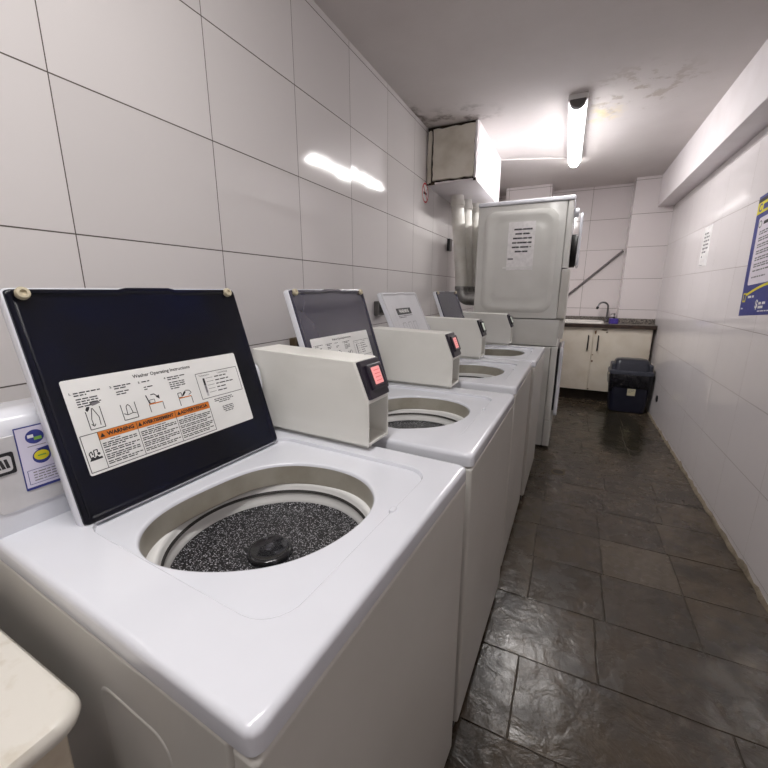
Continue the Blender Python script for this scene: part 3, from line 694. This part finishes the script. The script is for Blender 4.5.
# notice taped on the dryer's side
ys = yy - .0072
s = Sheet((-.532, ys, 1.462), (1, 0, 0), (0, 0, 1), (0, -1, 0)); s.base(.022, .222, 0, .36, paper_dull, r=.001)
for q, (a0, a1) in enumerate(((.065, .2), (.075, .185), (.06, .2), (.055, .2), (.055, .2), (.08, .175))):
    s.lines(a0, a1, .305 - q * .033, .03, 1, .0125, print_grey, 40 + q, full=True)
    s.lines(a0, a1, .3045 - q * .033, .03, 1, .006, print_black, 40 + q, l=2, full=True)
s.lines(.03, .1, .085, .03, 1, .012, print_grey, 50)
s.rect(-.006, .222, .012, .026, mat('clear_tape', (238, 238, 236), .15), 2)
tag(s.build('paper_notice'), 'white paper notice taped to the side of the stacked dryer', 'notice')

# ------------------------------------------------------------------ exhaust ducts
def duct(px, py, label, zlow=1.23, lean=.05):
    def slant(mb): mb.v = [(x - lean * max(0, z - .1) / .77, y, z) for x, y, z in mb.v]; return mb
    t = thing('exhaust_duct', label, 'duct', (px, py, zlow), 0, 'exhaust ducts between the wall and the dryer')
    r = .054
    b = MB(); prof = [(r, .09)]
    zz = .09
    while zz < 2.07 - zlow - .04:
        prof += [(r, zz + .002), (r + .0012, zz + .006), (r, zz + .01)]; zz += .11
    prof += [(r, 2.07 - zlow)]
    b.lathe(prof, (0, 0, 0), duct_white, n=28); slant(b).build('pipe', t, angle=70)
    b = MB(); b.lathe([(r + .001, 2.015 - zlow), (r + .007, 2.02 - zlow), (r + .007, 2.055 - zlow), (r + .003, 2.06 - zlow), (r + .003, 2.0995 - zlow)], (0, 0, 0), duct_white, n=28); slant(b).build('top_collar', t)
    b = MB(); R0 = .075
    pts = [(0, 0, .1)] + [(R0 * (1 - math.cos(R(a))), 0, .075 - R0 * math.sin(R(a)) + .0) for a in range(0, 91, 10)] + [(dx0 - px - .002, 0, 0)]
    b.tube(pts, [r + .003] * len(pts), galv, n=24); b.build('elbow', t, angle=60)
    b = MB(); b.lathe([(r + .003, .085), (r + .007, .088), (r + .007, .108), (r + .003, .11)], (0, 0, 0), galv, n=28); b.build('clamp', t)
duct(-.915, 3.56, 'nearest white exhaust duct beside the stacked dryer, ending in a silver elbow', 1.23, .075)
duct(-.915, 3.76, 'middle exhaust duct, half hidden behind the nearest duct')
duct(-.865, 3.96, 'rear exhaust duct, right beside the dryer cabinet')

# ------------------------------------------------------------------ lamps and conduit
def lamp(x, y, rz, label, glow, L_=1.36):
    t = thing('fluorescent_lamp', label, 'lamp', (x, y, ZC), rz)
    b = MB(); b.rbox(-.058, .058, -L_ / 2 + .01, L_ / 2 - .01, -.036, 0, lamp_body, rc=.006, rb=.003); b.build('housing', t)
    b = MB(); prof = [(.047 * math.cos(R(a)), -.035 - .045 * math.sin(R(a))) for a in range(0, 181, 15)]
    loops = [[(x_ * k, yy, -.035 + (z_ + .035) * k) for x_, z_ in prof] for yy, k in ((-L_ / 2 + .045, .97), (-L_ / 2 + .05, 1), (L_ / 2 - .03, 1), (L_ / 2 - .008, .93), (L_ / 2, .7))]
    n_ = len(prof); i0 = len(b.f); b.loft(loops, glow)
    k_ = b.mi(lamp_side)
    for q in range(len(loops) - 1):
        for j in (0, 1, 2, n_ - 4, n_ - 3, n_ - 2, n_ - 1): b.m[i0 + q * n_ + j] = k_
    b.build('diffuser', t)
    b = MB(); loops = [[(x_ * k, yy, -.034 + (z_ + .034) * k) for x_, z_ in prof] for yy, k in ((-L_ / 2 - .005, .85), (-L_ / 2, 1.0), (-L_ / 2 + .04, 1.03), (-L_ / 2 + .044, 1.0))]
    b.loft(loops, lamp_end); b.build('end_cap', t)
    return t
lamp(-.104, 3.70, R(.9), 'long white fluorescent lamp glowing on the ceiling', lamp_glow)
lamp(-.35, .08, 0, 'second fluorescent lamp on the ceiling behind the viewer', lamp_glow2)
b = MB(); b.tube([(-.735, 4.1, 2.494), (-.14, 4.33, 2.494)], .006, conduit_mat, n=10); tag(b.build('conduit'), 'thin white cable conduit running across the ceiling to the lamp', 'conduit')

# ------------------------------------------------------------------ things on the left wall
n = (1, 0, 0)
s = Sheet((XL, 3.113, 2.043), (0, 1, 0), (0, 0, 1), n); s.h = 0; s.mb.lathe([(.075, .0002), (.075, .0015), (.074, .002)], (XL, 3.113, 2.043), paper, axis=n, n=40, cap0=True, cap1=True); s.h = .0019
ring = [(math.cos(2 * math.pi * k / 40), math.sin(2 * math.pi * k / 40)) for k in range(41)]
for k in range(40): s.poly([(ring[k][0] * .073, ring[k][1] * .073), (ring[k + 1][0] * .073, ring[k + 1][1] * .073), (ring[k + 1][0] * .06, ring[k + 1][1] * .06), (ring[k][0] * .06, ring[k][1] * .06)], print_red)
s.rect(-.04, .03, -.012, .006, print_black, 1); s.rect(.032, .042, -.012, .006, print_grey, 1); s.path([(.036, .01), (.03, .022), (.038, .034)], .006, print_grey, 1); s.line((-.045, .045), (.045, -.045), .012, print_red, 2)
tag(s.build('no_smoking_sign'), 'small round red and white no-smoking sign on the left wall under the duct boxing', 'sign')
def outlet(y, z, label, w=.06, h=.045, body=None, d=.03):
    t = thing('wall_socket', label, 'socket', (XL, y, z))
    b = MB(); b.rbox(0, d, -w, w, -h, h, body or dark_bezel, rc=.006, rb=.005, axis='x'); b.build('box', t)
    b = MB(); b.rbox(d - .001, d + .004, -w * .62, w * .62, -h * .62, h * .62, black_plastic, rc=.004, rb=.001, axis='x')
    for q in (-.4, .4): b.lathe([(.004, 0), (.004, .0045), (.002, .005)], (d, q * w * .6, 0), seam_dark, axis=(1, 0, 0), n=10, cap1=True)
    b.build('socket_insert', t)
outlet(2.278, 1.192, 'dark grey wall socket on the tiles beside the pale lid of the third washer', body=mat('socket_grey', (92, 90, 88), .5))
outlet(1.43, 1.05, 'brown wall socket peeking out behind the second washer lid', .05, .045, mat('socket_brown', (84, 68, 46), .6))
b = MB(); b.rbox(XL - .003, XL + .025, 3.76, 3.84, 1.67, 1.78, black_plastic, rc=.006, rb=.004, axis='x'); tag(b.build('junction_box'), 'small black junction box on the left wall behind the exhaust ducts', 'junction box')

# ------------------------------------------------------------------ things on the right wall
n = (-1, 0, 0)
tilt = R(4.2)
u = Vector((0, -math.cos(tilt), -math.sin(tilt))); v = Vector((0, math.sin(tilt), math.cos(tilt)))
u = Vector((0, -1, 0)) * math.cos(tilt) + Vector((0, 0, 1)) * 0; v = Vector((0, math.sin(tilt), math.cos(tilt))); u = Vector((0, -math.cos(tilt), math.sin(tilt)))
s = Sheet((XR, 2.925, 1.161), u, v, n); s.base(0, .47, 0, .64, print_blue, r=.001)
s.rect(0, .47, .6, .625, print_black); s.rect(0, .47, .545, .605, print_yellow, 2); s.text('C', .018, .574, .058, print_blue, 'LEFT', bold=.002, l=3); s.lines(.075, .45, .574, .05, 1, .03, print_blue, 15, l=3)
s.poly(rrect(.05, .45, .165, .52, .012, 4), mat('poster_white', (232, 226, 236), .4)); s.disc(.075, .485, .02, print_grey, l=2); s.disc(.075, .485, .014, paper, l=3)
s.lines(.115, .4, .485, .03, 1, .017, print_black, 20, l=2)
for q in range(8): s.lines(.085, .42, .442 - q * .034, .012, 2 if q < 6 else 1, .007, print_grey, 21 + q, l=2)
arc = [(.05 + .42 * k / 12, .105 + .052 * math.sin(math.pi * (k / 12) * .62 + .1)) for k in range(13)]
s.path(arc, .014, print_yellow, 2); s.poly(rrect(.022, .06, .075, .125, .004, 3), print_yellow, 2); s.poly(rrect(.03, .053, .084, .116, .003, 3), print_blue, 3)
s.lines(.09, .2, .1, .02, 1, .012, paper, 30, l=2); s.text('$', .215, .055, .06, paper, l=2, bold=.002); s.lines(.24, .33, .06, .02, 2, .013, paper, 31, l=2)
s.lines(.02, .07, .04, .02, 1, .007, paper, 32, l=2); s.lines(.24, .44, .02, .02, 1, .006, paper, 33, l=2)
tag(s.build('wall_poster'), 'blue and yellow instruction poster on the right wall', 'poster')
s = Sheet((XR, 3.965, 1.487), (0, -1, 0), (0, 0, 1), n); s.base(0, .2, 0, .29, paper_dull, r=.001, lift=-.003, th=.004)
for q in range(6): s.lines(.03, .165 - (.04 if q in (0, 5) else 0), .238 - q * .027, .02, 1, .011, print_grey, 80 + q, full=True)
s.lines(.03, .07, .07, .02, 1, .011, print_grey, 88); s.lines(.005, .19, .006, .02, 1, .006, print_grey, 89)
tag(s.build('paper_notice'), 'white paper notice stuck on the tiles of the right wall', 'notice')
b = MB(); b.lathe([(.034, -.002), (.034, .006), (.028, .01), (.001, .011)], (XR, 4.6, .24), black_plastic, axis=n, n=28, cap0=True, cap1=True); tag(b.build('pipe_cap'), 'round black pipe cap low on the right wall beside the bin', 'pipe cap')

# ------------------------------------------------------------------ sink end
CT = .93
b = MB()
pl = [(-.33, 5.15), (.87, 5.15), (.87, 5.345), (.498, 5.345), (.498, 5.595), (-.33, 5.595)]
b.loft([[(x, y, z) for x, y in pl] for z in (CT - .03, CT)], granite)
top = thing('countertop', 'grey granite countertop with a dark front edge below the tiled column', 'countertop', (.2, 5.35, CT - .03))
def rel(mb, o): mb.v = [(x - o.location.x, y - o.location.y, z - o.location.z) for x, y, z in mb.v]; return mb
rel(b, top).build('slab', top, bevel=.003)
b = MB(); b.box(-.33, .87, 5.138, 5.152, CT - .045, CT - .004, edge_brown); rel(b, top).build('front_edge', top)
b = MB(); b.box(.5, .87, 5.328, 5.348, CT, CT + .06, granite); struct(b.build('trim_5'), 'granite upstand at the foot of the tiled column', 'trim')
b = MB(); b.box(-.33, .498, 5.578, 5.598, CT, CT + .06, granite); struct(b.build('trim_6'), 'granite upstand along the back wall behind the sink', 'trim')

cab = thing('sink_cabinet', 'worn cream sink cabinet with two doors and dark bar handles', 'cabinet', (.25, 5.37, 0))
b = MB(); b.box(-.33, .845, 5.19, 5.345, .13, CT - .031, laminate); b.box(-.33, .495, 5.34, 5.59, .13, CT - .031, laminate); rel(b, cab).build('carcass', cab)
b = MB(); b.box(-.33, .84, 5.24, 5.34, 0, .132, mat('dark_plinth', (52, 42, 32), .8, noise=(10, (34, 27, 20), .4, .7))); rel(b, cab).build('plinth', cab)
for x0, x1, hx in ((-.325, .262, .215), (.27, .84, .318)):
    b = MB(); b.rbox(x0, x1, 5.17, 5.189, .135, CT - .047, laminate, rc=.004, rb=.002, axis='y'); d = rel(b, cab).build('door', cab)
    b = MB(); b.tube([(hx, 5.17, .79), (hx, 5.145, .785), (hx, 5.143, .7), (hx, 5.145, .625), (hx, 5.17, .62)], .007, black_plastic, n=10); rel(b, cab).build('handle', d)
    if x0 > 0:
        rr = random.Random(5)
        for px, pz, w_, h_, m in ((.285, .83, .018, .045, rust), (.28, .565, .014, .012, rust), (.282, .49, .022, .022, rust), (.276, .15, .02, .012, rust), (.375, .862, .07, .022, mat('chipped_filler', (134, 122, 106), .9)), (.4, .835, .025, .018, mat('chipped_filler', (134, 122, 106), .9))):
            k = 11; pts = [(px + w_ / 1.6 * math.cos(2 * math.pi * q / k) * rr.uniform(.6, 1), pz + h_ / 1.6 * math.sin(2 * math.pi * q / k) * rr.uniform(.6, 1)) for q in range(k)]
            b = MB(); b.loft([[(x, 5.1705, z) for x, z in pts], [(x, 5.168, z) for x, z in pts]], m); rel(b, cab).build('rust_patch' if m is rust else 'chipped_patch', d)

sk = thing('sink', 'white sink basin set in the left part of the granite countertop', 'sink', (.06, 5.36, CT))
b = MB()
lp = lambda i, z, r=.05: [(x, y, z) for x, y in rrect(-.26 + i, .36 - i, 5.175 + i, 5.54 - i, r, 6)]
b.loft([lp(.0, CT + .0005), lp(0, CT + .014), lp(.006, CT + .02), lp(.025, CT + .02), lp(.034, CT + .014), lp(.045, CT - .02 + .03), lp(.06, CT + .006)], sink_white); rel(b, sk).build('basin', sk)
b = MB(); b.lathe([(.025, 0), (.025, .002), (.001, .003)], (.05, 5.36, CT + .006), steel, n=20, cap1=True); rel(b, sk).build('drain', sk)

fa = thing('faucet', 'chrome gooseneck faucet curving over the sink basin', 'faucet', (.4, 5.5, CT))
b = MB(); b.lathe([(.026, 0), (.026, .01), (.016, .02), (.014, .06), (.001, .062)], (0, 0, 0), steel, n=20, cap0=True); b.build('base', fa)
b = MB(); pts = [(0, 0, .05), (0, 0, .17)] + [(-.056 + .056 * math.cos(R(a)), -.06 * (a / 180), .18 + .056 * math.sin(R(a)) ) for a in range(15, 166, 15)] + [(-.116, -.065, .17)]
b.tube(pts, .0105, steel, n=12); b.build('spout', fa)
b = MB(); b.lathe([(.014, -.012), (.015, .014), (.012, .018)], (-.117, -.066, .168), black_plastic, axis=(.3, 0, 1), n=14, cap0=True, cap1=True); b.build('aerator', fa)
b = MB(); b.tube([(0, -.012, .045), (.0, -.06, .06)], .006, steel, n=10); b.build('lever', fa)

so = thing('soap_dispenser', 'purple soap dispenser with a dark pump beside the faucet', 'soap dispenser', (.455, 5.24, CT))
b = MB(); b.rbox(-.048, .048, -.028, .028, 0, .062, purple, rc=.02, rb=.008); b.build('bottle', so)
b = MB(); b.lathe([(.012, .06), (.012, .078), (.004, .08), (.004, .105), (.011, .106), (.011, .118), (.001, .12)], (0, 0, 0), black_plastic, n=16); b.tube([(0, 0, .113), (-.03, 0, .112), (-.036, 0, .1)], .004, black_plastic, n=8); b.build('pump', so)

b = MB(); b.tube([(-.31, 5.583, 1.01), (.486, 5.583, 1.765)], .013, bar_grey, n=14); tag(b.build('grey_tube'), 'grey metal tube leaning diagonally across the tiles above the sink', 'tube')

# ------------------------------------------------------------------ bin
bn = thing('trash_bin', 'dark navy swing-top trash bin standing before the sink cabinet', 'bin', (.655, 4.93, 0))
b = MB()
rl = lambda hx, hy, z, r=.05: [(x, y, z) for x, y in rrect(-hx, hx, -hy, hy, r, 6)]
b.loft([rl(.155, .1, 0), rl(.165, .11, .006), rl(.17, .115, .02), rl(.198, .138, .42), rl(.2, .14, .425), rl(.19, .13, .425), rl(.188, .128, .4)], bin_navy); b.build('body', bn)
b = MB(); b.loft([rl(.196, .136, .425), rl(.207, .147, .428), rl(.207, .147, .452), rl(.203, .144, .46), rl(.186, .13, .468)], bin_lid)
for sx in (-1, 1): b.rbox(sx * .172 - .02, sx * .172 + .02, -.1, .1, .455, .535, bin_lid, rc=.018, rb=.014)
ld = b.build('lid', bn)
b = MB(); b.loft([rl(.168, .128, .46, .05), rl(.166, .124, .48, .05), rl(.162, .1, .54, .05), rl(.155, .086, .567, .05), rl(.14, .072, .58, .05), rl(.11, .05, .586, .04)], mat('bin_flap_dark', (40, 43, 54), .28)); b.build('swing_flap', ld)
b = MB(); rr = random.Random(9); loops = []
base = rrect(-.1, .1, -.1, .1, .04, 9)
n_ = len(base)
wv = [rr.uniform(-1, 1) for _ in range(n_)]
for k, (z, g) in enumerate(((.424, .004), (.415, .008), (.375, .013), (.33, .013), (.285, .011), (.262, .007))):
    hx, hy = .17 + .028 * (z - .02) / .4 + g, .115 + .023 * (z - .02) / .4 + g; rq = rrect(-hx, hx, -hy, hy, .05, 9)
    lp2 = []
    for q, (x, y) in enumerate(rq):
        drop = (.055 * math.sin(q * .55 + 1) + .03 * wv[q]) * (k / 5) ** 2; o = 1 + .014 * wv[(q * 3 + k) % n_] * (k > 0)
        lp2.append((x * o, y * o, z - max(drop, -.02)))
    loops.append(lp2)
b.loft(loops, bag_black, False, False); b.build('bin_bag', bn)
s = Sheet((-.02, -.132, .2), (1, 0, 0), (0, -.058, 1), (0, -1, -.058)); s.base(0, .075, 0, .075, mat('aged_sticker', (206, 200, 170), .5), r=.002, lift=.0015); s.lines(.008, .066, .062, .012, 3, .004, print_grey, 3); s.build('label', bn)

# floor drain and a fleck of paper on the slabs
dr = thing('floor_drain', 'small round metal drain in the slate floor in front of the dryer', 'drain', (.032, 2.93, 0))
b = MB(); b.lathe([(.05, -.002), (.05, .0025), (.046, .0035), (.038, .0035), (.036, .001)], (0, 0, 0), mat('drain_brass', (96, 84, 64), .4, metal=.6), n=32); b.build('rim', dr)
b = MB(); b.lathe([(.037, .0005), (.03, .0012), (.001, .0012)], (0, 0, 0), mat('drain_dark', (44, 40, 36), .6), n=28, cap1=True); b.build('grate', dr)

# ------------------------------------------------------------------ cream table at the lower left
TX1, TY1, TZ = -.498, .192, .808
tb = thing('side_table', 'chipped cream painted table at the lower left beside the nearest washer', 'table', (-.8, -.2, 0), R(-1.6))
b = MB()
prof = [(.022, -.034), (.024, -.031), (.01, -.027), (.002, -.023), (0, -.016), (.001, -.008), (.005, -.002), (.012, 0)]
b.loft([[(x, y, TZ + h) for x, y in rrect(-1.09 + i, TX1 - i, -.6 + i, TY1 - i, .035, 8)] for i, h in [(.06, -.034)] + prof], cream_paint); rel(b, tb).build('tabletop', tb)
for x in (-1.06, TX1 - .066):
    for y in (-.57, TY1 - .06):
        b = MB(); b.loft([rr_ for rr_ in ([(px, py, 0) for px, py in rrect(x + .008, x + .032, y + .008, y + .032, .004, 3)], [(px, py, TZ - .033) for px, py in rrect(x, x + .04, y, y + .04, .004, 3)])], leg_paint); rel(b, tb).build('leg', tb)
for x0, x1, y0, y1 in ((-1.045, TX1 - .05, TY1 - .05, TY1 - .032), (-1.045, TX1 - .05, -.556, -.538), (-1.049, -1.031, -.53, TY1 - .06), (TX1 - .063, TX1 - .045, -.53, TY1 - .06)):
    b = MB(); b.box(x0, x1, y0, y1, TZ - .1, TZ - .033, slat_dark); rel(b, tb).build('apron', tb)

# ------------------------------------------------------------------ camera, world, view
pi_, ya, ro = R(13.5118), R(25.3881), R(.0478)
fw = Vector((-math.sin(ya) * math.cos(pi_), math.cos(ya) * math.cos(pi_), -math.sin(pi_))); rt = Vector((math.cos(ya), math.sin(ya), 0)); up = rt.cross(fw)
r2 = rt * math.cos(ro) + up * math.sin(ro); u2 = -rt * math.sin(ro) + up * math.cos(ro)
cam = bpy.data.cameras.new('camera'); co = bpy.data.objects.new('camera', cam); col.objects.link(co)
co.matrix_world = Matrix(((r2.x, u2.x, -fw.x, 0), (r2.y, u2.y, -fw.y, 0), (r2.z, u2.z, -fw.z, 1.3), (0, 0, 0, 1)))
cam.sensor_width = 36; cam.lens = 387.875 / 768 * 36; cam.clip_start = .02
scn.camera = co
w = bpy.data.worlds.new('world'); scn.world = w; w.use_nodes = True; w.node_tree.nodes['Background'].inputs[0].default_value = (.8, .8, .85, 1); w.node_tree.nodes['Background'].inputs[1].default_value = .05
vs = scn.view_settings; vs.view_transform = 'Standard'; vs.look = 'None'; vs.gamma = 1; vs.exposure = 2.6; vs.use_curve_mapping = False
scn.cycles.max_bounces = 8; scn.cycles.diffuse_bounces = 5; scn.cycles.glossy_bounces = 4
